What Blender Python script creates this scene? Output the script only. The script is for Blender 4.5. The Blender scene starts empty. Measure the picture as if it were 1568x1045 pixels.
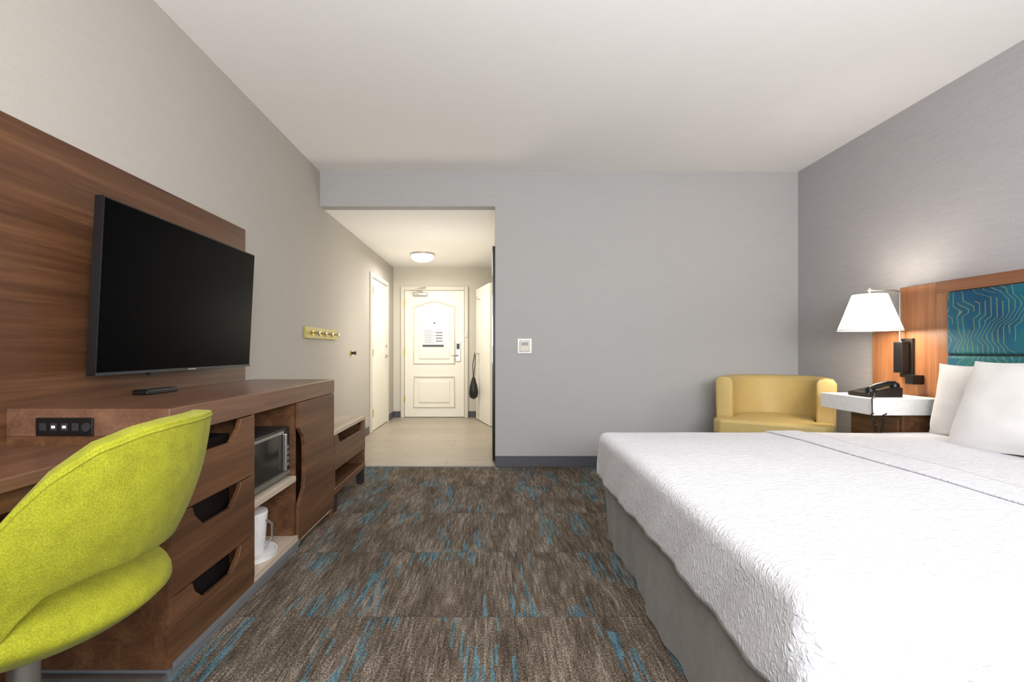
import bpy, bmesh, math, random
from mathutils import Vector, noise as mnoise
random.seed(3)
sc=bpy.context.scene
sc.view_settings.view_transform='Standard'
sc.view_settings.look='None'

# ---------------------------------------------------------------- helpers
def lin(c):
    return tuple(((v/255)/12.92 if v/255<=0.04045 else ((v/255+0.055)/1.055)**2.4) for v in c)+(1,)

class NT:
    def __init__(s,name):
        s.m=bpy.data.materials.new(name); s.m.use_nodes=True
        s.t=s.m.node_tree; s.b=s.t.nodes['Principled BSDF']; s.tc=None
    def n(s,typ,**kw):
        nd=s.t.nodes.new(typ)
        for k,v in kw.items(): setattr(nd,k,v)
        return nd
    def l(s,a,b): s.t.links.new(a,b)
    def coord(s):
        if not s.tc: s.tc=s.n('ShaderNodeTexCoord')
        return s.tc.outputs['Object']
    def sep(s,vec=None):
        q=s.n('ShaderNodeSeparateXYZ'); s.l(vec or s.coord(),q.inputs[0]); return q.outputs
    def comb(s,*a):
        q=s.n('ShaderNodeCombineXYZ')
        for i,v in enumerate(a):
            if isinstance(v,(int,float)): q.inputs[i].default_value=v
            else: s.l(v,q.inputs[i])
        return q.outputs[0]
    def mapping(s,scale,vec=None,rot=(0,0,0)):
        mp=s.n('ShaderNodeMapping'); mp.inputs['Scale'].default_value=scale; mp.inputs['Rotation'].default_value=rot
        s.l(vec or s.coord(),mp.inputs['Vector']); return mp.outputs['Vector']
    def noise(s,scale=(1,1,1),sc=1.0,detail=3,rough=.5,vec=None,dist=0):
        t=s.n('ShaderNodeTexNoise'); t.inputs['Scale'].default_value=sc; t.inputs['Detail'].default_value=detail
        t.inputs['Roughness'].default_value=rough; t.inputs['Distortion'].default_value=dist
        s.l(s.mapping(scale,vec),t.inputs['Vector']); return t.outputs['Fac']
    def ramp(s,fac,stops,interp='LINEAR'):
        r=s.n('ShaderNodeValToRGB'); r.color_ramp.interpolation=interp
        e=r.color_ramp.elements
        while len(e)<len(stops): e.new(.5)
        for i,(p,c) in enumerate(stops): e[i].position=p; e[i].color=c if len(c)==4 else lin(c)
        s.l(fac,r.inputs['Fac']); return r.outputs['Color']
    def math(s,op,a,b=None,c=None,clamp=False):
        m=s.n('ShaderNodeMath',operation=op); m.use_clamp=clamp
        for i,v in enumerate((a,b,c)):
            if v is None: continue
            if isinstance(v,(int,float)): m.inputs[i].default_value=v
            else: s.l(v,m.inputs[i])
        return m.outputs[0]
    def mix(s,fac,a,b,bt='MIX'):
        m=s.n('ShaderNodeMix',data_type='RGBA',blend_type=bt)
        for i,v in ((0,fac),(6,a),(7,b)):
            if isinstance(v,(int,float)): m.inputs[i].default_value=v
            elif isinstance(v,tuple): m.inputs[i].default_value=v
            else: s.l(v,m.inputs[i])
        return m.outputs[2]
    def bump(s,h,strength=.2,dist=.005):
        b=s.n('ShaderNodeBump'); b.inputs['Strength'].default_value=strength; b.inputs['Distance'].default_value=dist
        s.l(h,b.inputs['Height']); s.l(b.outputs[0],s.b.inputs['Normal'])
    def set(s,color=None,rough=.5,metal=0,spec=.5):
        if color is not None:
            if isinstance(color,tuple): s.b.inputs['Base Color'].default_value=color
            else: s.l(color,s.b.inputs['Base Color'])
        s.b.inputs['Roughness'].default_value=rough; s.b.inputs['Metallic'].default_value=metal
        s.b.inputs['Specular IOR Level'].default_value=spec
        return s.m
def plain(name,c,rough=.5,metal=0,spec=.5,var=.04,sc=30):
    k=NT(name); f=k.noise(sc=sc,detail=2)
    a=tuple(max(0,v*(1-var)) for v in lin(c)[:3])+(1,); b=tuple(min(1,v*(1+var)) for v in lin(c)[:3])+(1,)
    return k.set(k.ramp(f,[(.3,a),(.7,b)]),rough,metal,spec)

def wall_mat(name,c,horiz=0.0,var=.03):
    k=NT(name)
    f=k.noise((6,6,120),sc=1.2,detail=3) ; f2=k.noise((150,150,40),sc=1,detail=2)
    g=k.mix(.5,f,f2)
    L=lin(c)
    col=k.ramp(g,[(.35,tuple(v*(1-var) for v in L[:3])+(1,)),(.65,tuple(min(1,v*(1+var)) for v in L[:3])+(1,))])
    k.bump(g,.15+horiz,.002)
    return k.set(col,.85,0,.2)
def wood_mat(name,dark,mid,light,axis='Y',rough=.42):
    k=NT(name)
    s={'Y':(14,.7,14),'X':(.7,14,14),'Z':(14,14,.7)}[axis]
    s2={'Y':(90,2.5,90),'X':(2.5,90,90),'Z':(90,90,2.5)}[axis]
    f=k.noise(s,sc=1,detail=4,rough=.55,dist=.6); f2=k.noise(s2,sc=1,detail=3,rough=.6)
    g=k.math('ADD',k.math('MULTIPLY',f,.62),k.math('MULTIPLY',f2,.38))
    col=k.ramp(g,[(.34,dark),(.5,mid),(.66,light)])
    k.bump(f2,.06,.002)
    return k.set(col,rough,0,.4)

M={}
M['wall_b']=wall_mat('wall_paint_grey',(178,177,177))
M['wall_l']=wall_mat('wall_paint_left',(180,175,168))
M['wall_r']=wall_mat('wallpaper_linen',(174,172,174),.2,.07)
M['wall_c']=wall_mat('wall_corridor',(210,205,192))
M['ceil']=wall_mat('ceiling_paint',(246,245,244),0,.01)
M['base']=plain('baseboard_vinyl',(80,80,86),.5)
M['wood']=wood_mat('walnut_laminate',(74,48,31),(97,65,42),(119,83,56))
M['woodtop_lit']=wood_mat('walnut_top_lit',(92,64,48),(112,80,61),(132,97,75),rough=.28)  # lighter walnut for upper surfaces, their reflected light put into the colour
M['woodpanel']=wood_mat('walnut_wall_panel',(72,46,29),(92,60,39),(112,77,51),rough=.4)
M['woodv']=wood_mat('cherry_headboard',(126,80,50),(148,98,64),(166,114,76),'Z')
M['woodh']=wood_mat('cherry_headboard_h',(112,74,48),(130,86,58),(146,99,68),'Y')
M['lightwood']=wood_mat('bench_top_laminate',(176,158,136),(196,180,160),(208,194,176))
M['black']=plain('black_plastic',(14,14,15),.35)
M['screen']=NT('tv_screen').set((.0012,.0012,.0015,1),.35,0,.02)
M['darkgrey']=plain('dark_grey_metal',(70,72,76),.4,.6)
M['steel']=plain('brushed_steel',(190,188,184),.3,.9)
M['toekick']=plain('toe_kick_grey',(128,130,134),.45,.2)
M['white']=plain('white_laminate',(234,232,232),.35)
M['doorwhite']=plain('door_paint_white',(234,230,220),.4,var=.01)
M['trimwhite']=plain('trim_paint',(216,210,196),.45,var=.01)
M['gold']=plain('brass_gold',(190,165,80),.3,.8)
M['olive']=plain('olive_board',(178,164,84),.5)
M['bronze']=plain('bronze_dark',(50,42,38),.35,.5)
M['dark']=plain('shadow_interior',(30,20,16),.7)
M['paper']=plain('paper_white',(225,226,228),.7)
M['print']=plain('printed_ink',(70,74,84),.7)
M['glassdark']=NT('microwave_glass').set(lin((34,34,34)),.08,0,.6)
M['mirror']=NT('mirror_glass').set((.85,.85,.85,1),.02,1)

def fabric(name,c,var=.1,sc=500,rough=.95,bs=.3,sheen=.2):
    k=NT(name); f=k.noise(sc=sc,detail=2); f2=k.noise(sc=25,detail=3)
    L=lin(c); g=k.mix(.35,f,f2)
    col=k.ramp(g,[(.35,tuple(v*(1-var) for v in L[:3])+(1,)),(.65,tuple(min(1,v*(1+var)) for v in L[:3])+(1,))])
    k.bump(f,bs,.002); k.b.inputs['Sheen Weight'].default_value=sheen
    return k.set(col,rough,0,.2)
M['green']=fabric('chartreuse_wool',(146,147,36),.24,300,bs=.5,sheen=.05)
M['tan']=fabric('yellow_leather',(188,165,108),.04,60,.42,.05,0)
M['skirt']=fabric('bed_skirt_grey',(128,124,118),.18,260)
M['pillow']=fabric('pillow_cotton',(230,228,227),.02,200,.9,.08)
M['sheet']=fabric('sheet_cotton',(230,230,232),.02,200,.9,.1)

# matelasse coverlet
k=NT('coverlet_matelasse')
w=k.noise((20,62,40),sc=1,detail=2,rough=.5,dist=.7)
w2=k.noise((80,170,100),sc=1,detail=1)
h=k.math('ADD',k.math('MULTIPLY',k.math('ABSOLUTE',k.math('SUBTRACT',w,.5)),2.2),k.math('MULTIPLY',w2,.25))
col=k.ramp(h,[(0,(210,210,216)),(.3,(228,228,233))])
k.bump(h,.6,.008); M['cover']=k.set(col,.9,0,.2)

# lamp shade
k=NT('lamp_shade_linen'); k.set(lin((250,245,232)),.9)
k.b.inputs['Emission Color'].default_value=lin((255,246,228)); k.b.inputs['Emission Strength'].default_value=1.0
M['shade']=k.m
k=NT('ceiling_light_glass'); k.set(lin((255,250,240)),.5)
k.b.inputs['Emission Color'].default_value=lin((255,246,225)); k.b.inputs['Emission Strength'].default_value=3.0
M['glow']=k.m

# carpet: loop pile tiles with dashed linear streaks along Y
k=NT('carpet_tiles')
X,Y,_=k.sep()
ty=k.math('DIVIDE',k.math('SUBTRACT',Y,1.97),.63); tx=k.math('DIVIDE',X,.63)
ti=k.math('FLOOR',ty); tj=k.math('FLOOR',tx)
wn=k.n('ShaderNodeTexWhiteNoise'); wn.noise_dimensions='2D'; k.l(k.comb(ti,tj,0),wn.inputs['Vector'])
off=k.n('ShaderNodeVectorMath',operation='SCALE'); k.l(wn.outputs['Color'],off.inputs[0]); off.inputs['Scale'].default_value=20
va=k.n('ShaderNodeVectorMath',operation='ADD'); k.l(k.coord(),va.inputs[0]); k.l(off.outputs[0],va.inputs[1])
V=va.outputs[0]
VX,VY,_=k.sep(V)
def cols(width,fy,mul,det=1):
    c=k.math('MULTIPLY',k.math('FLOOR',k.math('DIVIDE',VX,width)),mul)
    return k.noise(vec=k.comb(c,k.math('MULTIPLY',VY,fy),0),detail=det)
c1=cols(.008,8,13.73,2); c2=cols(.010,2.6,7.91,0)
s2=k.noise((10,2.4,1),detail=2,vec=V)
s3=k.noise((5.5,1.6,1),detail=0,vec=V)
loop=k.noise((200,110,1),detail=1)
g=k.math('ADD',k.math('ADD',k.math('MULTIPLY',c1,.46),k.math('MULTIPLY',s2,.34)),k.math('MULTIPLY',loop,.2))
brown=k.ramp(g,[(.38,(84,73,63)),(.47,(108,96,84)),(.54,(128,116,103)),(.62,(160,149,136))])
cm=k.math('MULTIPLY',k.math('SUBTRACT',s3,.54),7.0,clamp=True)
cl=k.math('MULTIPLY',k.math('GREATER_THAN',k.math('ADD',c2,k.math('MULTIPLY',cm,.10)),.635),k.math('GREATER_THAN',cm,.01))
blue=k.ramp(c1,[(.35,(66,104,120)),(.62,(112,150,162))])
colr=k.mix(k.math('MULTIPLY',cl,.85),brown,blue)
lp=k.ramp(loop,[(.3,(170,170,170)),(.7,(255,255,255))])
colr=k.mix(1.0,colr,lp,'MULTIPLY')
seam=k.math('LESS_THAN',k.math('FRACT',ty),.012)
colr=k.mix(k.math('MULTIPLY',seam,.25),colr,lin((60,52,46)))
k.bump(loop,.5,.004)
M['carpet']=k.set(colr,.95,0,.1)

# corridor floor
k=NT('corridor_vinyl_tile')
br=k.n('ShaderNodeTexBrick'); k.l(k.mapping((1,1,1)),br.inputs['Vector'])
br.inputs['Color1'].default_value=lin((164,154,138)); br.inputs['Color2'].default_value=lin((152,143,128)); br.inputs['Mortar'].default_value=lin((122,114,102))
br.inputs['Scale'].default_value=1; br.inputs['Mortar Size'].default_value=.003; br.inputs['Brick Width'].default_value=.9; br.inputs['Row Height'].default_value=.45
f=k.noise((3,40,1),detail=4)
M['tile']=k.set(k.mix(.25,br.outputs['Color'],k.ramp(f,[(.3,(112,102,88)),(.7,(192,184,168))])),.4,0,.4)

# teal headboard fabric : vertical circuit-like lines with angled jogs
k=NT('teal_pattern_fabric')
_,HY,HZ=k.sep()
def trap(zs,ys,ph,gain,bias):
    q=k.math('PINGPONG',k.math('ADD',k.math('ADD',k.math('MULTIPLY',HZ,zs),k.math('MULTIPLY',HY,ys)),ph),1.0)
    return k.math('SUBTRACT',k.math('MULTIPLY',q,gain),bias,clamp=True)
j1=trap(5.0,2.3,.3,3.0,1.0); j2=trap(7.3,-1.7,.9,4.0,1.5)
n1=k.noise((1,.9,3.0),detail=0)
j3=k.math('MULTIPLY',k.math('SUBTRACT',n1,.40),4.0,clamp=True)
fld=k.math('ADD',k.math('ADD',k.math('ADD',k.math('MULTIPLY',HY,34.0),k.math('MULTIPLY',j1,2.0)),k.math('MULTIPLY',j2,-1.2)),k.math('MULTIPLY',j3,1.6))
fr=k.math('FRACT',fld)
ln=k.math('LESS_THAN',k.math('ABSOLUTE',k.math('SUBTRACT',fr,.5)),.09)
brk=k.math('GREATER_THAN',k.noise(vec=k.comb(k.math('MULTIPLY',k.math('FLOOR',fld),5.37),k.math('MULTIPLY',HZ,6.0),0),detail=0),.40)
ln2=k.math('MULTIPLY',k.math('MULTIPLY',ln,brk),.65)
bg=k.ramp(k.noise((1,4,2.5),detail=2),[(.35,(10,66,98)),(.5,(12,92,116)),(.65,(24,110,112))])
M['teal']=k.set(k.mix(ln2,bg,lin((128,142,88))),.6,0,.3)

def mk(name,verts,faces,mat,smooth=False,parent=None):
    me=bpy.data.meshes.new(name); me.from_pydata([tuple(v) for v in verts],[],faces); me.update()
    bm=bmesh.new(); bm.from_mesh(me); bmesh.ops.recalc_face_normals(bm,faces=bm.faces); bm.to_mesh(me); bm.free()
    o=bpy.data.objects.new(name,me); sc.collection.objects.link(o)
    if mat: me.materials.append(mat)
    if smooth:
        for p in me.polygons: p.use_smooth=True
    if parent:
        o.parent=parent; o.location=-Vector(parent.location)
    return o
def empty(name,loc):
    e=bpy.data.objects.new(name,None); e.location=loc; e.empty_display_size=.1; sc.collection.objects.link(e); return e
def bev(o,w=.005,seg=2,ang=.6):
    m=o.modifiers.new('bevel','BEVEL'); m.width=w; m.segments=seg; m.limit_method='ANGLE'; m.angle_limit=ang
    return o
def box(name,x0,x1,y0,y1,z0,z1,mat,parent=None,b=0,seg=2):
    v=[(x,y,z) for x in (x0,x1) for y in (y0,y1) for z in (z0,z1)]
    f=[(0,1,3,2),(4,6,7,5),(0,4,5,1),(2,3,7,6),(0,2,6,4),(1,5,7,3)]
    o=mk(name,v,f,mat,parent=parent)
    if b: bev(o,b,seg)
    return o
def extr(name,pts,axis,a0,a1,mat,parent=None,b=0,smooth=False):
    n=len(pts)
    def P(p,a):
        return {'X':(a,p[0],p[1]),'Y':(p[0],a,p[1]),'Z':(p[0],p[1],a)}[axis]
    v=[P(p,a0) for p in pts]+[P(p,a1) for p in pts]
    f=[tuple(range(n)),tuple(range(2*n-1,n-1,-1))]+[(i,(i+1)%n,(i+1)%n+n,i+n) for i in range(n)]
    o=mk(name,v,f,mat,parent=parent,smooth=smooth)
    if b: bev(o,b)
    return o
def lathe(name,prof,c,mat,parent=None,n=40,axis='Z',cap=True,smooth=True):
    v=[];f=[]
    for r,h in prof:
        for i in range(n):
            a=2*math.pi*i/n; p=(r*math.cos(a),r*math.sin(a))
            q={'Z':(p[0],p[1],h),'Y':(p[0],h,p[1]),'X':(h,p[0],p[1])}[axis]
            v.append((c[0]+q[0],c[1]+q[1],c[2]+q[2]))
    m=len(prof)
    for j in range(m-1):
        for i in range(n): f.append((j*n+i,j*n+(i+1)%n,(j+1)*n+(i+1)%n,(j+1)*n+i))
    if cap: f.append(tuple(range(n))); f.append(tuple(range((m-1)*n,m*n)))
    o=mk(name,v,f,mat,parent=parent,smooth=smooth)
    if smooth:
        m_=o.modifiers.new('es','EDGE_SPLIT'); m_.split_angle=.7
    return o
def tube(name,pts,r,mat,parent=None,n=10,cyc=False):
    cu=bpy.data.curves.new(name,'CURVE'); cu.dimensions='3D'; sp=cu.splines.new('POLY'); sp.points.add(len(pts)-1)
    for i,p in enumerate(pts): sp.points[i].co=(*p,1)
    sp.use_cyclic_u=cyc; cu.bevel_depth=r; cu.bevel_resolution=3; cu.use_fill_caps=True
    o=bpy.data.objects.new(name+'_c',cu); sc.collection.objects.link(o)
    dg=bpy.context.evaluated_depsgraph_get(); me=bpy.data.meshes.new_from_object(o.evaluated_get(dg))
    bpy.data.objects.remove(o); q=bpy.data.objects.new(name,me); sc.collection.objects.link(q)
    me.materials.clear(); me.materials.append(mat)
    for p in me.polygons: p.use_smooth=True
    if parent: q.parent=parent; q.location=-Vector(parent.location)
    return q

# ---------------------------------------------------------------- room shell
XL,XR,YB,YF,YN,H,HC,XC=-1.608,2.833,4.52,7.85,-1.4,2.74,2.42,.02
box('floor',XL-.15,XR+.15,YN-.15,YB,-.1,0,M['carpet'])
box('floor_corridor',XL-.15,XC+.12,YB,YF+.15,-.1,0,M['tile'])
box('ceiling',XL-.15,XR+.15,YN-.15,YB+.12,H,H+.1,M['ceil'])
box('ceiling_corridor',XL-.15,XC+.12,YB+.12,YF+.15,HC,HC+.1,M['ceil'])
box('wall_left',XL-.15,XL,YN-.15,YF+.15,0,H,M['wall_l'])
box('wall_right',XR,XR+.15,YN-.15,YB+.12,0,H,M['wall_r'])
box('wall_back',XC,XR,YB,YB+.12,0,H,M['wall_b'])
box('wall_header',XL,XC,YB,YB+.12,HC,H,M['wall_b'])
box('wall_corridor_right',XC,XC+.12,YB+.12,YF,0,HC,M['wall_c'])
box('wall_entry',XL,XC+.12,YF,YF+.15,0,HC,M['wall_c'])
# window wall behind the camera
wx0,wx1,wz0,wz1=-.9,2.1,.75,2.35
e=empty('wall_window',(0.6,YN-.07,0))
box('below',XL,XR,YN-.15,YN,0,wz0,M['wall_b'],e); box('above',XL,XR,YN-.15,YN,wz1,H,M['wall_b'],e)
box('side_a',XL,wx0,YN-.15,YN,wz0,wz1,M['wall_b'],e); box('side_b',wx1,XR,YN-.15,YN,wz0,wz1,M['wall_b'],e)
e=empty('window_1',(0.6,YN-.07,1.5))
box('frame_bottom',wx0,wx1,YN-.1,YN-.05,wz0,wz0+.05,M['white'],e); box('frame_top',wx0,wx1,YN-.1,YN-.05,wz1-.05,wz1,M['white'],e)
box('frame_l',wx0,wx0+.05,YN-.1,YN-.05,wz0+.05,wz1-.05,M['white'],e); box('frame_r',wx1-.05,wx1,YN-.1,YN-.05,wz0+.05,wz1-.05,M['white'],e)
box('mullion',.57,.63,YN-.1,YN-.05,wz0+.05,wz1-.05,M['white'],e)
# baseboards
box('baseboard_back',XC,XR,YB-.012,YB,0,.1,M['base'],b=.003)
box('baseboard_right',XR-.012,XR,3.6,YB-.012,0,.1,M['base'],b=.003)
box('baseboard_left',XL,XL+.012,4.05,6.27,0,.1,M['base'],b=.003)
box('baseboard_left_end',XL,XL+.012,7.43,YF,0,.1,M['base'],b=.003)
box('baseboard_entry_a',XL+.012,-1.49,YF-.012,YF,0,.1,M['base'],b=.003)
box('baseboard_entry_b',-.40,XC,YF-.012,YF,0,.1,M['base'],b=.003)
box('trim_threshold',XL+.012,XC,YB-.02,YB+.02,0,.006,M['toekick'])

# entry door
def arch_panel(x0,x1,z0,z1,rise,n=14):
    pts=[(x0,z0),(x1,z0),(x1,z1)]
    for i in range(1,n):
        t=i/n; x=x1+(x0-x1)*t; pts.append((x,z1+rise*math.sin(math.pi*t)**1.5))
    pts.append((x0,z1)); return pts
e=empty('door_1',(-.94,YF,0))
dx0,dx1=-1.42,-.464
box('leaf',dx0,dx1,YF-.03,YF-.005,.012,2.04,M['doorwhite'],e,.003)
for nm,pl in (('upper',arch_panel(-1.27,-.62,.87,1.78,.09)),('lower',arch_panel(-1.27,-.62,.17,.66,0))):
    x0=min(p[0] for p in pl);x1=max(p[0] for p in pl);z0=min(p[1] for p in pl);z1=max(p[1] for p in pl)
    mx,mz=(x0+x1)/2,(z0+z1)/2
    tube('moulding_'+nm,[(p[0],YF-.03,p[1]) for p in pl],.016,M['trimwhite'],e,cyc=True)
    inn=[(mx+(p[0]-mx)*(1-.15/(x1-x0)),mz+(p[1]-mz)*(1-.15/(z1-z0))) for p in pl]
    extr('field_'+nm,inn,'Y',YF-.044,YF-.029,M['doorwhite'],e,.008)
box('lock_plate',-.60,-.52,YF-.045,YF-.03,.90,1.22,M['steel'],e,.01)
box('lock_reader',-.585,-.535,YF-.05,YF-.045,1.10,1.19,M['black'],e,.004)
tube('lever',[(-.56,YF-.045,1.0),(-.56,YF-.09,1.0),(-.66,YF-.09,1.0)],.011,M['steel'],e)
lathe('peephole',[(.012,0),(.012,.008)],(-.94,YF-.05,1.52),M['bronze'],e,axis='Y')
box('closer_body',-1.28,-1.05,YF-.09,YF-.03,1.955,2.005,M['steel'],e,.008)
tube('closer_arm',[(-1.12,YF-.08,2.01),(-1.3,YF-.2,2.04),(-1.08,YF-.06,2.09)],.009,M['steel'],e)
for z in (.25,1.0,1.8): box('hinge_%d'%(z*10),dx0-.012,dx0+.006,YF-.042,YF-.028,z,z+.1,M['gold'],e)
box('latch_guard',-.455,-.42,YF-.055,YF-.042,1.29,1.34,M['steel'],e,.004)
e=empty('trim_1',(-.94,YF,1))
for a in ((dx0-.065,dx0-.006,0,2.11),(dx1+.006,dx1+.062,0,2.11),(dx0-.006,dx1+.006,2.045,2.11)):
    box('casing',a[0],a[1],YF-.04,YF,a[2],a[3],M['trimwhite'],e,.006)
e=empty('evacuation_sign',(-.96,YF-.05,1.3))
box('paper',-1.13,-.79,YF-.052,YF-.046,1.14,1.45,M['paper'],e)
box('band',-1.13,-.79,YF-.054,YF-.052,1.14,1.17,M['print'],e)
for i in range(8): box('line_%d'%i,-1.10,-.98 if i%2 else -.94,YF-.0535,YF-.052,1.20+i*.028,1.206+i*.028,M['toekick'],e)
for i in range(4): box('map_%d'%i,-.92,-.81,YF-.0535,YF-.052,1.22+i*.045,1.24+i*.045,M['toekick'],e)

# left corridor door
e=empty('door_2',(XL,6.85,0))
box('leaf',XL,XL+.012,6.42,7.32,.012,2.04,M['doorwhite'],e,.003)
for z in (.2,1.0,1.82): box('hinge_%d'%(z*10),XL+.01,XL+.03,6.405,6.43,z,z+.1,M['gold'],e)
lathe('rose',[(.03,0),(.03,.012)],(XL+.012,7.24,1.0),M['steel'],e,axis='X')
tube('lever',[(XL+.02,7.24,1.0),(XL+.07,7.24,1.0),(XL+.07,7.13,1.0)],.01,M['steel'],e)
lathe('deadbolt',[(.02,0),(.02,.02)],(XL+.012,7.24,1.15),M['steel'],e,axis='X')
e=empty('trim_2',(XL,6.85,1))
for a in ((6.33,6.405,0,2.11),(7.335,7.4,0,2.11),(6.405,7.335,2.05,2.11)):
    box('casing',XL,XL+.025,a[0],a[1],a[2],a[3],M['trimwhite'],e,.005)

# open bathroom door leaf
e=empty('door_3',(-.14,7.3,0))
a=Vector((-.028,6.88)); b=Vector((-.25,7.68)); d=(b-a).normalized(); nn=Vector((-d.y,d.x))*.02
pts=[a+nn,b+nn,b-nn,a-nn]
extr('leaf',[tuple(p) for p in pts],'Z',.01,2.04,M['doorwhite'],e,.003)
hp=a+d*.55+nn*1.0
tube('hook_upper',[(hp.x,hp.y,1.86),(hp.x-.05,hp.y,1.86),(hp.x-.06,hp.y,1.9)],.008,M['steel'],e)
hq=a+d*.62+nn
tube('lever',[(hq.x,hq.y,1.03),(hq.x-.06,hq.y,1.03),(hq.x-.05,hq.y-.1,1.03)],.01,M['steel'],e)
# hanging drawstring bag
e=empty('hanging_drawstring_bag',(hq.x-.05,hq.y,.8))
bx,by=hq.x-.085,hq.y-.05
lathe('bag',[(.012,.68),(.03,.64),(.06,.53),(.072,.44),(.06,.37),(.02,.34)],(bx,by,0),M['black'],e,24)
tube('cord_a',[(bx+.02,by+.03,1.045),(bx-.015,by,.85),(bx,by,.65)],.006,M['black'],e)
tube('cord_b',[(bx+.03,by+.03,1.045),(bx+.02,by,.85),(bx,by,.65)],.006,M['black'],e)

# mirror on corridor right wall
e=empty('wall_mirror',(XC-.015,5.0,1.05))
box('frame',-.005,XC,4.66,5.4,.02,2.08,M['black'],e,.003)
box('glass',-.008,-.005,4.7,5.36,.07,2.03,M['mirror'],e)

# corridor ceiling light
e=empty('ceiling_light',(-.98,6.75,HC))
lathe('base',[(.17,HC),(.17,HC-.025)],(-.98,6.75,0),M['steel'],e)
lathe('dome',[(.155,HC-.02),(.155,HC-.05),(.13,HC-.085),(.08,HC-.105),(.01,HC-.112)],(-.98,6.75,0),M['glow'],e)

# thermostat
e=empty('thermostat',(.29,YB-.02,1.12))
box('plate',.225,.36,YB-.012,YB+.002,1.05,1.19,M['white'],e,.006)
box('body',.245,.34,YB-.03,YB-.012,1.07,1.175,M['trimwhite'],e,.006)
box('display',.262,.322,YB-.032,YB-.03,1.125,1.155,M['toekick'],e)

# coat hook rail
e=empty('coat_hook_rail',(XL+.02,4.54,1.23))
box('board',XL,XL+.02,4.13,4.95,1.185,1.285,M['olive'],e,.004)
for i in range(4):
    y=4.27+i*.18
    lathe('disc_%d'%i,[(.022,0),(.022,.01)],(XL+.02,y,1.235),M['gold'],e,axis='X',n=20)
    tube('peg_%d'%i,[(XL+.03,y,1.235),(XL+.075,y,1.235)],.008,M['gold'],e)
    lathe('knob_%d'%i,[(.012,0),(.02,.006),(.02,.014),(.01,.02)],(XL+.07,y,1.235),M['steel'],e,axis='X',n=20)
e=empty('door_stop',(XL+.02,5.5,1.05))
lathe('plate',[(.03,-.002),(.03,.012)],(XL,5.5,1.05),M['gold'],e,axis='X',n=20)
lathe('bumper',[(.014,.01),(.014,.04),(.022,.045),(.018,.06)],(XL,5.5,1.05),M['bronze'],e,axis='X',n=20)

# ---------------------------------------------------------------- TV wall
XP=-1.582
box('wood_wall_panel',XL,XP,.35,3.11,.0,1.852,M['woodpanel'],b=.003)
e=empty('television',(-1.47,2.35,1.3))
def tvx(z): return -1.465+(z-.985)*.05
def slab(name,y0,y1,z0,z1,o0,o1,mat,b=0):
    v=[(tvx(z)+o,y,z) for o in (o0,o1) for y in (y0,y1) for z in (z0,z1)]
    f=[(0,1,3,2),(4,6,7,5),(0,4,5,1),(2,3,7,6),(0,2,6,4),(1,5,7,3)]
    q=mk(name,v,f,mat,parent=e)
    if b: bev(q,b)
slab('body',1.79,2.925,.985,1.652,-.035,0,M['black'],.003)
slab('screen',1.798,2.917,.998,1.645,0,.002,M['screen'])
slab('bezel_bottom',1.79,2.925,.985,.996,0,.005,M['darkgrey'],.001)
slab('side_trim',1.787,1.79,.985,1.652,-.03,.001,M['black'])
slab('logo',2.33,2.39,.988,.993,.005,.006,M['steel'])
slab('sensor',2.08,2.16,.975,.985,-.02,.0,M['black'])
box('mount',XP,-1.49,2.15,2.55,1.15,1.5,M['black'],e,.004)

# dresser
DX0,DX1=-1.582,-1.05
e=empty('dresser',(-1.3,2.4,0))
T=.89
box('top',DX0,DX1,1.58,3.22,T-.09,T,M['woodtop_lit'],e,.003)
box('side_near',DX0,DX1-.004,1.58,1.61,.04,T-.09,M['wood'],e,.002)
box('side_far',DX0,DX1-.022,3.19,3.22,.0,T-.09,M['wood'],e,.002)
box('partition_a',DX0+.02,DX1-.004,2.125,2.15,.08,T-.09,M['wood'],e)
box('partition_b',DX0+.02,DX1-.022,2.62,2.645,.08,T-.09,M['wood'],e)
box('back',DX0,DX0+.02,1.61,3.19,.08,T-.09,M['wood'],e)
box('bottom',DX0,DX1-.004,1.61,3.19,.04,.08,M['lightwood'],e)
box('toe_kick',DX0,DX1-.01,1.59,2.65,0,.04,M['toekick'],e)
box('edge_strip',DX1-.004,DX1,1.6,2.65,.03,.055,M['toekick'],e)
box('foot_far',-1.11,DX1,3.16,3.21,0,.06,M['wood'],e,.003)
box('shelf',DX0+.02,DX1-.01,2.15,2.62,.375,.405,M['lightwood'],e,.002)
box('drawer_boxes',DX0+.03,DX1-.1,1.62,2.12,.09,.72,M['dark'],e)  # dark block, shade inside the front notches put into its colour
for i,(z0,z1) in enumerate(((.537,.796),(.272,.532),(.055,.267))):
    pts=[(1.584,z0),(2.14,z0),(2.14,z1),(2.03,z1),(2.015,z1-.035),(1.955,z1-.085),(1.77,z1-.085),(1.715,z1-.035),(1.70,z1),(1.584,z1)]
    extr('drawer_front_%d'%i,pts,'X',DX1-.02,DX1,M['wood'],e,.002)
pts=[(2.63,.05),(3.215,.05),(3.215,.796),(2.63,.796),(2.635,.66),(2.70,.60),(2.715,.55),(2.715,.37),(2.70,.31),(2.635,.24)]
extr('door_front',pts,'X',DX1-.02,DX1,M['wood'],e,.002)
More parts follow.
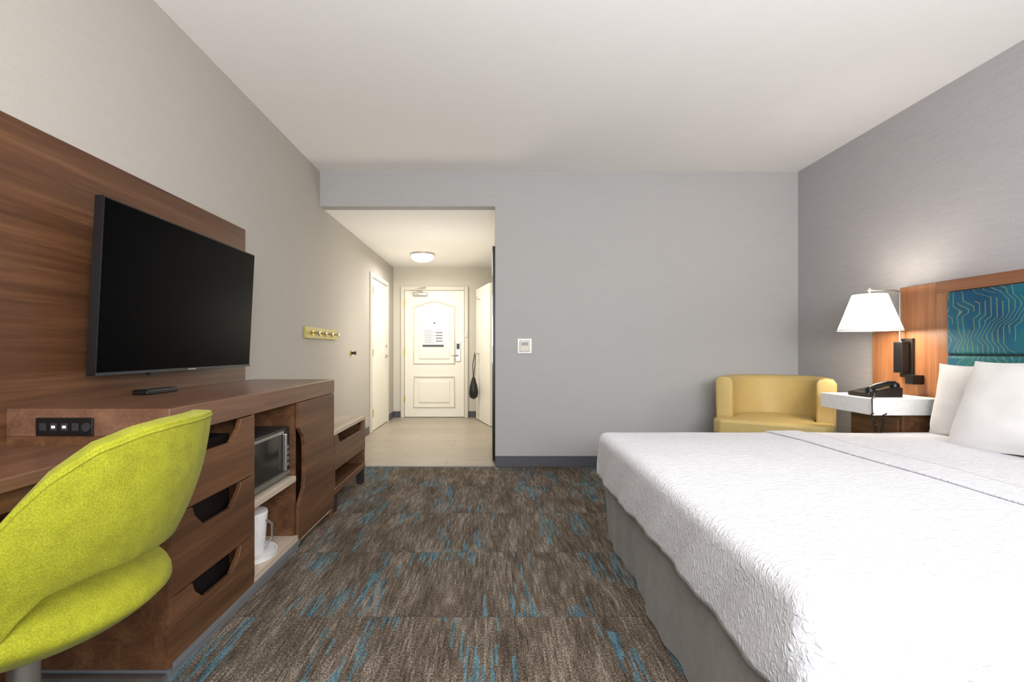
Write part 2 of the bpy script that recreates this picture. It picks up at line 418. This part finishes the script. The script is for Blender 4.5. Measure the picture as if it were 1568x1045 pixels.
# outlet strip on the dresser side above the desk
e=empty('power_outlet',(-1.39,1.575,.83))
box('plate',-1.48,-1.294,1.572,1.58,.803,.862,M['black'],e,.004)
for i,x in enumerate((-1.455,-1.42,-1.385,-1.35)): box('port_%d'%i,x-.011,x+.011,1.5705,1.572,.82,.845,M['darkgrey'],e,.001)
for i,x in enumerate((-1.42,-1.385)): box('slot_%d'%i,x-.006,x+.006,1.5698,1.5705,.828,.837,M['white'],e)
lathe('switch',[(.014,0),(.014,.004)],(-1.313,1.568,.832),M['darkgrey'],e,axis='Y',n=20)
# remote / small box
e=empty('remote_control',(-1.49,2.17,T))
box('body',-1.53,-1.46,2.06,2.26,T,T+.022,M['black'],e,.006)
for i in range(5): box('button_%d'%i,-1.505,-1.485,2.09+i*.03,2.105+i*.03,T+.022,T+.025,M['darkgrey'],e)
# microwave
e=empty('microwave_oven',(-1.3,2.38,.53))
box('case',-1.5,-1.11,2.165,2.605,.418,.675,M['darkgrey'],e,.005)
box('face',-1.11,-1.09,2.165,2.605,.418,.675,M['black'],e,.004)
box('window',-1.09,-1.086,2.19,2.50,.46,.65,M['glassdark'],e)
box('trim_top',-1.09,-1.083,2.165,2.52,.65,.664,M['steel'],e); box('trim_bottom',-1.09,-1.083,2.165,2.605,.425,.447,M['steel'],e)
box('handle',-1.085,-1.065,2.505,2.52,.46,.65,M['steel'],e,.004)
for r in range(4):
    for c in range(3): box('key_%d_%d'%(r,c),-1.09,-1.087,2.535+c*.021,2.549+c*.021,.47+r*.03,.488+r*.03,M['toekick'],e)
for i,(x,y) in enumerate(((-1.46,2.2),(-1.46,2.57),(-1.14,2.2),(-1.14,2.57))): box('foot_%d'%i,x-.012,x+.012,y-.012,y+.012,.405,.418,M['black'],e)
# ice bucket & tray
e=empty('ice_bucket',(-1.19,2.36,.09))
lathe('body',[(.07,.092),(.075,.10),(.088,.27),(.088,.285)],(-1.19,2.36,0),M['white'],e)
lathe('lid',[(.09,.285),(.088,.298),(.05,.306),(.012,.308),(.012,.32),(.02,.33)],(-1.19,2.36,0),M['white'],e)
tube('handle',[(-1.105,2.36,.26),(-1.085,2.39,.23),(-1.085,2.39,.16),(-1.11,2.37,.13)],.006,M['steel'],e)
lathe('serving_tray',[(.13,.08),(.138,.082),(.142,.105),(.137,.105),(.128,.09),(.01,.09)],(-1.20,2.36,0),M['white'])
# luggage bench
e=empty('luggage_bench',(-1.3,3.62,0))
box('top',DX0,DX1,3.225,4.0,.515,.545,M['lightwood'],e,.003)
box('side_near',DX0,DX1-.004,3.225,3.25,.12,.515,M['wood'],e)
box('side_far',DX0,DX1-.004,3.975,4.0,.12,.515,M['wood'],e)
pts=[(3.23,.28),(3.995,.28),(3.995,.515),(3.93,.515),(3.90,.47),(3.86,.445),(3.36,.445),(3.32,.47),(3.29,.515),(3.23,.515)]
extr('front',pts,'X',DX1-.02,DX1,M['wood'],e,.002)
box('mid_shelf',DX0,DX1-.02,3.25,3.975,.27,.29,M['wood'],e); box('bottom_shelf',DX0,DX1,3.225,4.0,.12,.16,M['wood'],e,.002)
box('back',DX0-.02,DX0,3.225,4.0,.12,.545,M['wood'],e)
for i,(x,y) in enumerate(((-1.08,3.26),(-1.08,3.96),(-1.55,3.26),(-1.55,3.96))): box('leg_%d'%i,x-.025,x+.025,y-.03,y+.03,0,.12,M['dark'],e)
# desk
e=empty('desk',(-1.38,.9,0))
box('top',XP+.001,-1.18,.35,1.578,.735,.77,M['woodtop_lit'],e,.003)
box('apron',-1.23,-1.2,.38,1.578,.68,.735,M['wood'],e)
box('leg_panel',XP+.001,-1.2,.35,.38,0,.735,M['wood'],e)
e=empty('trim_foot_strip',(-1.3,1.56,0))
box('strip',XP+.05,-1.06,1.555,1.578,0,.03,M['steel'],e)

# ---------------------------------------------------------------- desk chair
e=empty('desk_chair',(-1.08,1.12,0))
C=(-1.08,1.12); TH0=8
tab=[(0,.925),(13,.925),(25,.918),(38,.895),(49,.848),(58,.787),(68,.70),(80,.62),(95,.575),(110,.555)]
def interp(t,x):
    x=abs(x)
    for (a,b),(c,d_) in zip(t,t[1:]):
        if x<=c: s=(x-a)/(c-a); return b+(d_-b)*s
    return t[-1][1]
bot=[(0,.618),(35,.618),(48,.605),(56,.565),(64,.51),(75,.47),(110,.46)]
def shell():
    v=[];f=[];nd=56;nv=14
    for i in range(nd+1):
        dl=-105+210*i/nd
        z0,z1=interp(bot,dl),interp(tab,dl)
        for j in range(nv+1):
            t=j/nv; z=z0+(z1-z0)*t
            q=max(0,min(1.1,(z-.60)/.33)); R=.286+.092*q**.8
            if z<.6: R=.286-.1*(.6-z)
            R+=.012*math.sin(math.pi*t)
            th=math.radians(TH0+dl)
            v.append((C[0]+R*math.cos(th),C[1]+R*math.sin(th),z))
    for i in range(nd):
        for j in range(nv):
            a=i*(nv+1)+j; f.append((a,a+1,a+nv+2,a+nv+1))
    return v,f
v,f=shell()
o=mk('back_shell',v,f,M['green'],True,e)
m=o.modifiers.new('sol','SOLIDIFY'); m.thickness=.045; m.offset=-1
bm_=o.modifiers.new('bevel','BEVEL'); bm_.width=.018; bm_.segments=3; bm_.limit_method='ANGLE'; bm_.angle_limit=1.0
pts=[]
for i in range(57):
    dl=-105+210*i/56; z=interp(tab,dl); q=max(0,min(1.1,(z-.60)/.33)); R=.286+.092*q**.8-.003
    th=math.radians(TH0+dl); pts.append((C[0]+R*math.cos(th),C[1]+R*math.sin(th),z-.012))
tube('piping',pts,.004,M['green'],e)
# seat bowl: superellipsoid
v=[];f=[];nu,nv=48,20
for j in range(nv+1):
    ph=-math.pi/2+math.pi*j/nv
    for i in range(nu):
        th=2*math.pi*i/nu
        cph=abs(math.cos(ph))**.62; sph=math.copysign(abs(math.sin(ph))**.9,math.sin(ph))
        r=.290*cph
        if sph<0: r*=1-.28*abs(sph)
        x=r*math.cos(th); y=r*math.sin(th)
        if x<0: x*=1.05
        z=.505+.085*sph if sph>0 else .505+.09*sph
        v.append((C[0]+x-.005,C[1]+y,z))
for j in range(nv):
    for i in range(nu): f.append((j*nu+i,j*nu+(i+1)%nu,(j+1)*nu+(i+1)%nu,(j+1)*nu+i))
mk('seat',v,f,M['green'],True,e)
lathe('column',[(.03,.05),(.03,.42)],(C[0],C[1],0),M['steel'],e)
lathe('seat_plate',[(.1,.405),(.1,.42)],(C[0],C[1],0),M['black'],e)
for i in range(5):
    a=math.radians(20+72*i); x,y=C[0]+.27*math.cos(a),C[1]+.27*math.sin(a)
    tube('leg_%d'%i,[(C[0],C[1],.09),(x,y,.065)],.018,M['steel'],e)
    lathe('caster_%d'%i,[(.02,-.012),(.026,-.008),(.026,.008),(.02,.012)],(x,y,.027),M['black'],e,n=20,axis='Y')

# ---------------------------------------------------------------- bed
BX0,BX1,BY0,BY1,ZT=.625,2.72,.97,2.92,.595
R=.05
def cloth(name,x0,x1,drop,off,mat,foot=True,nx=120,ny=110,wob=.003):
    ix0=BX0+R; iy0,iy1=BY0+R,BY1-R
    v=[];f=[]
    hem=drop
    A=[ (ix0-hem)+(x1-(ix0-hem))*i/nx for i in range(nx+1)] if foot else [x0+(x1-x0)*i/nx for i in range(nx+1)]
    Bv=[(iy0-hem)+((iy1+hem)-(iy0-hem))*j/ny for j in range(ny+1)]
    for a in A:
        for b in Bv:
            ao=min(0,a-ix0) if foot else 0
            bo=(b-iy0) if b<iy0 else ((b-iy1) if b>iy1 else 0)
            rho=max(abs(ao),abs(bo)); hy=math.hypot(ao,bo)
            px=max(a,ix0) if foot else a; py=min(max(b,iy0),iy1)
            if rho>0: dx,dy=ao/hy,bo/hy
            else: dx=dy=0
            Rr=R+off; q=R*math.pi/2
            if rho<q: o_=Rr*math.sin(rho/R); h_=Rr*(1-math.cos(rho/R))-off
            else:
                s=rho-q; o_=Rr+ s*.03; h_=Rr+s-off
                per=a+b
                o_+=min(1,s/.15)*(.012*math.sin(per*17)+.006*math.sin(per*41+1))*wob/.006
                h_+=min(1,s/.15)*.006*math.sin(per*5)
            z=ZT-h_
            z+=.0025*mnoise.noise(Vector((a*2.5,b*2.5,0)))*2.0
            ex=min(1,max(0,(px-ix0)/.3)); ey=min(1,max(0,min(py-iy0,iy1-py)/.3))
            if rho==0: z+=.012*min(ex,1)*ey
            v.append((px+dx*o_,py+dy*o_,z))
    n=len(Bv)
    for i in range(len(A)-1):
        for j in range(n-1):
            q=i*n+j; f.append((q,q+1,q+n+1,q+n))
    o=mk(name,v,f,mat,True,bed)
    m=o.modifiers.new('sol','SOLIDIFY'); m.thickness=.008; m.offset=-1
    return o
bed=empty('bed',(1.7,1.95,0))
box('mattress',BX0+.03,BX1,BY0+.03,BY1-.03,.30,ZT-.035,M['sheet'],bed,.04,3)
box('box_spring',BX0+.045,BX1,BY0+.045,BY1-.045,.06,.30,M['skirt'],bed,.01)
cloth('coverlet',0,2.62,.29,0,M['cover'])
cloth('folded_band',1.62,1.80,.25,.010,M['cover'],foot=False,nx=14,wob=.003)
# skirt
v=[];f=[]
def skx(y): return .60+.075*(y-BY0)/(BY1-BY0)
n=160
P=[]
for j in range(30,-1,-1): P.append((2.7-(2.7-.66)*(30-j)/30,BY0+.025,0,-1))
for i in range(1,n): y=BY0+.025+(BY1-BY0-.055)*i/n; P.append((None,y,-1,0))
for j in range(31): P.append((.68+(2.7-.68)*j/30,BY1-.03,0,1))
nz=8
for k_,(px,py,nx_,ny_) in enumerate(P):
    for j in range(nz+1):
        t=j/nz; z=.40*(1-t)+.008
        if px is None:
            top=.648; x=top+(skx(py)-top)*t
            x+=t*(.012*math.sin(py*9)+.005*math.sin(py*31)); y=py
        else: x=px; y=py+ny_*t*(.006*math.sin(px*20))
        v.append((x,y,z))
for i in range(len(P)-1):
    for j in range(nz): a=i*(nz+1)+j; f.append((a,a+1,a+nz+2,a+nz+1))
mk('skirt',v,f,M['skirt'],True,bed)
for i,(x,y) in enumerate(((.8,1.1),(.8,2.8),(2.6,1.1),(2.6,2.8))): lathe('leg_%d'%i,[(.03,0),(.03,.06)],(x,y,0),M['black'],bed,n=16)

# pillows
def pillow(name,cx,cy,cz,W,Hh,T_,tilt,yaw=0):
    v=[];f=[];nu,nv=30,20
    for s in (1,-1):
        for i in range(nu+1):
            for j in range(nv+1):
                u=-1+2*i/nu; w=-1+2*j/nv
                k1=(1-abs(u)**4)*(1-abs(w)**3.4); th=T_*.5*max(0,k1)**.6
                px=u*W/2*(1-.045*(1-w*w)) ; pz=w*Hh/2*(1-.07*(1-u*u)) + .012*math.sin(u*3+cy)
                th+=.008*mnoise.noise(Vector((u*3+cy,w*3,s)))*(1 if k1>.01 else 0)
                x=s*th
                xx=x*math.cos(tilt)+pz*math.sin(tilt); zz=-x*math.sin(tilt)+pz*math.cos(tilt)
                yy=px
                v.append((cx+xx*math.cos(yaw)-yy*math.sin(yaw),cy+xx*math.sin(yaw)+yy*math.cos(yaw),cz+zz))
    n=(nu+1)*(nv+1)
    for s in range(2):
        for i in range(nu):
            for j in range(nv):
                a=s*n+i*(nv+1)+j; f.append((a,a+1,a+nv+2,a+nv+1))
    o=mk(name,v,f,M['pillow'],True)
    w=o.modifiers.new('w','WELD'); w.merge_threshold=.0008
    return o
pillow('pillow',2.60,2.45,.80,.84,.43,.17,.16)
pillow('pillow.001',2.60,1.48,.80,.84,.43,.17,.16)
pillow('pillow.002',2.41,2.08,.815,.86,.47,.19,.35)
pillow('pillow.003',2.41,1.18,.815,.86,.47,.19,.35)

# headboard
e=empty('headboard',(2.79,1.95,0))
box('panel',2.775,XR,.58,3.32,.0,1.505,M['woodv'],e,.004)
box('wing',2.79,XR,3.32,3.58,.0,1.3,M['woodv'],e,.004)
box('frame_top',2.755,2.775,.875,3.025,1.435,1.505,M['woodh'],e,.003)
box('frame_far',2.755,2.775,2.945,3.025,.2,1.435,M['woodv'],e,.003)
box('frame_near',2.755,2.775,.875,.955,.2,1.435,M['woodv'],e,.003)
box('pad_upper',2.74,2.775,.955,2.945,1.055,1.432,M['teal'],e,.02,4)
box('pad_lower',2.74,2.775,.955,2.945,.4,1.05,M['teal'],e,.02,4)

# nightstand
e=empty('nightstand',(2.55,3.18,0))
box('top',2.30,2.752,2.945,3.42,.685,.785,M['white'],e,.004)
box('body',2.50,2.752,2.97,3.40,.12,.685,M['wood'],e,.004)
box('plinth',2.54,2.752,3.0,3.37,0,.12,M['dark'],e)
box('drawer_front',2.485,2.50,2.99,3.38,.42,.665,M['wood'],e,.003)
# telephone
e=empty('telephone',(2.45,3.15,.79))
pts=[(2.36,.786),(2.58,.786),(2.58,.845),(2.54,.85),(2.36,.81)]
extr('base',pts,'Y',3.06,3.24,M['bronze'],e,.006)
tube('handset',[(2.39,3.09,.835),(2.42,3.085,.852),(2.50,3.085,.872),(2.55,3.09,.87)],.017,M['black'],e)
lathe('earpiece',[(.026,0),(.028,.015),(.02,.03)],(2.395,3.09,.815),M['black'],e,n=20)
lathe('mouthpiece',[(.026,0),(.028,.015),(.02,.03)],(2.55,3.09,.845),M['black'],e,n=20)
for r in range(4):
    for c in range(3): box('key_%d_%d'%(r,c),2.42+r*.026,2.436+r*.026,3.14+c*.026,3.156+c*.026,.826+r*.0057,.834+r*.0057,M['toekick'],e)
pts=[]
for i in range(160):
    t=i/159; ang=t*math.pi
    bx=2.285+.075*t ; zz=.70-.14*math.sin(ang)
    a=t*2*math.pi*22
    pts.append((bx+.007*math.cos(a),2.93+.007*math.sin(a),zz))
tube('cord',[(2.39,3.05,.81),(2.33,2.97,.80),(2.29,2.94,.79),(2.284,2.93,.70)]+pts,.0035,M['black'],e)

# wall lamp
e=empty('wall_lamp',(2.55,3.3,1.3))
lc=(2.53,3.27)
lathe('shade',[(.18,1.215),(.098,1.455)],(lc[0],lc[1],0),M['shade'],e,n=48,cap=False)
lathe('shade_rim',[(.18,1.213),(.182,1.22)],(lc[0],lc[1],0),M['white'],e,n=48,cap=False)
tube('arm',[(lc[0],lc[1],1.30),(lc[0],lc[1],1.485),(2.70,lc[1],1.485),(2.735,lc[1],1.47),(2.735,lc[1],1.08)],.007,M['steel'],e)
lathe('finial',[(.012,1.48),(.014,1.49),(.006,1.505)],(lc[0],lc[1],0),M['steel'],e,n=16)
lathe('bulb',[(.015,1.26),(.03,1.30),(.03,1.33),(.015,1.36)],(lc[0],lc[1],0),M['glow'],e,n=20)
box('backplate',2.755,2.775,3.20,3.30,.90,1.16,M['bronze'],e,.004)
box('body',2.70,2.755,3.215,3.285,.93,1.14,M['black'],e,.006)
tube('tube',[(2.735,3.27,.93),(2.735,3.27,1.1)],.014,M['darkgrey'],e)
box('switch_box',2.70,2.775,3.13,3.19,.86,.92,M['black'],e,.004)

# ---------------------------------------------------------------- armchair
e=empty('tub_armchair',(2.3,3.95,0))
fd=Vector((-.55,-.835)).normalized(); pr=Vector((-fd.y,fd.x)); 
if pr.x<0: pr=-pr
AC=Vector((2.30,3.98)); hw=.35
path=[]
for i in range(6): t=i/6; path.append((AC-pr*hw+fd*(.20*(1-t)),-pr))
for i in range(25):
    a=math.pi*i/24; dr=-pr*math.cos(a)-fd*math.sin(a); path.append((AC+dr*hw,dr))
for i in range(1,7): t=i/6; path.append((AC+pr*hw+fd*(.20*t),pr))
th=.065
sec=[(-th,.16),(-th,.83),(-th*.7,.858),(0,.868),(th*.7,.858),(th,.83),(th*.9,.5),(th*.7,.16)]
v=[];f=[]
for c,nn_ in path:
    for o_,z in sec: p=c+nn_*o_; v.append((p.x,p.y,z))
ns=len(sec)
for i in range(len(path)-1):
    for j in range(ns): f.append((i*ns+j,i*ns+(j+1)%ns,(i+1)*ns+(j+1)%ns,(i+1)*ns+j))
f.append(tuple(range(ns))); f.append(tuple((len(path)-1)*ns+j for j in range(ns)))
o=mk('tub_shell',v,f,M['tan'],True,e); bev(o,.02,3,.9)
def tfront(w0,w1,mid,fr):
    pts=[]
    for i in range(17):
        a=math.pi*i/16; pts.append(AC+(-pr*math.cos(a)-fd*math.sin(a))*w0)
    pts.append(AC+pr*w0+fd*mid); pts.append(AC+pr*w1+fd*mid)
    pts.append(AC+pr*w1+fd*(fr-.06)); pts.append(AC+pr*(w1-.06)+fd*fr); pts.append(AC-pr*(w1-.06)+fd*fr); pts.append(AC-pr*w1+fd*(fr-.06))
    pts.append(AC-pr*w1+fd*mid); pts.append(AC-pr*w0+fd*mid)
    return [tuple(p) for p in pts]
extr('seat_cushion',tfront(.283,.40,.215,.46),'Z',.42,.545,M['tan'],e,.022)
extr('seat_base',tfront(.283,.39,.215,.43),'Z',.16,.415,M['tan'],e,.01)
for i,(a,b) in enumerate(((-.25,.3),(.25,.3),(-.2,-.25),(.2,-.25))):
    p=AC+pr*a+fd*b; lathe('leg_%d'%i,[(.018,0),(.025,.165)],(p.x,p.y,0),M['bronze'],e,n=16)

# ---------------------------------------------------------------- lights
def area(name,loc,rot,sx_,sy_,e_,c,shape='RECTANGLE'):
    l=bpy.data.lights.new(name,'AREA'); l.shape=shape; l.size=sx_
    if shape=='RECTANGLE': l.size_y=sy_
    l.energy=e_; l.color=c
    o=bpy.data.objects.new(name,l); o.location=loc; o.rotation_euler=rot; sc.collection.objects.link(o); return o
def point(name,loc,e_,c,r=.1):
    l=bpy.data.lights.new(name,'POINT'); l.energy=e_; l.color=c; l.shadow_soft_size=r
    o=bpy.data.objects.new(name,l); o.location=loc; sc.collection.objects.link(o); return o
area('window_daylight',(.6,YN-.02,1.55),(math.radians(90),0,0),2.9,1.5,46,(.98,.985,1))
area('bounce_flash',(.6,-.85,1.5),(math.radians(180-47),0,0),1.8,.9,140,(1,.99,.975))
area('corridor_lamp',(-.98,6.75,HC-.125),(0,0,0),.28,.28,24,(1,.95,.86),'DISK')
point('corridor_fill',(-.7,5.6,1.3),24,(1,.93,.80),.35)  # added fill light without a fixture, warms and brightens corridor and left wall
point('bedside_bulb_up',(lc[0],lc[1],1.40),8,(1,.92,.82),.05)
point('bedside_bulb_down',(lc[0],lc[1],1.25),8,(1,.88,.72),.05)
w=bpy.data.worlds.new('World'); sc.world=w; w.use_nodes=True
bg=w.node_tree.nodes['Background']; sky=w.node_tree.nodes.new('ShaderNodeTexSky'); sky.sky_type='NISHITA'
sky.sun_disc=False; sky.sun_elevation=.7
w.node_tree.links.new(sky.outputs[0],bg.inputs[0]); bg.inputs[1].default_value=.3

cam=bpy.data.cameras.new('camera'); co=bpy.data.objects.new('camera',cam); sc.collection.objects.link(co)
co.location=(0,0,1.08); co.rotation_euler=(math.radians(90),0,0)
cam.sensor_width=36; cam.lens=745/1568*36; cam.shift_x=.0185; cam.shift_y=.0092; cam.clip_start=.02
sc.camera=co
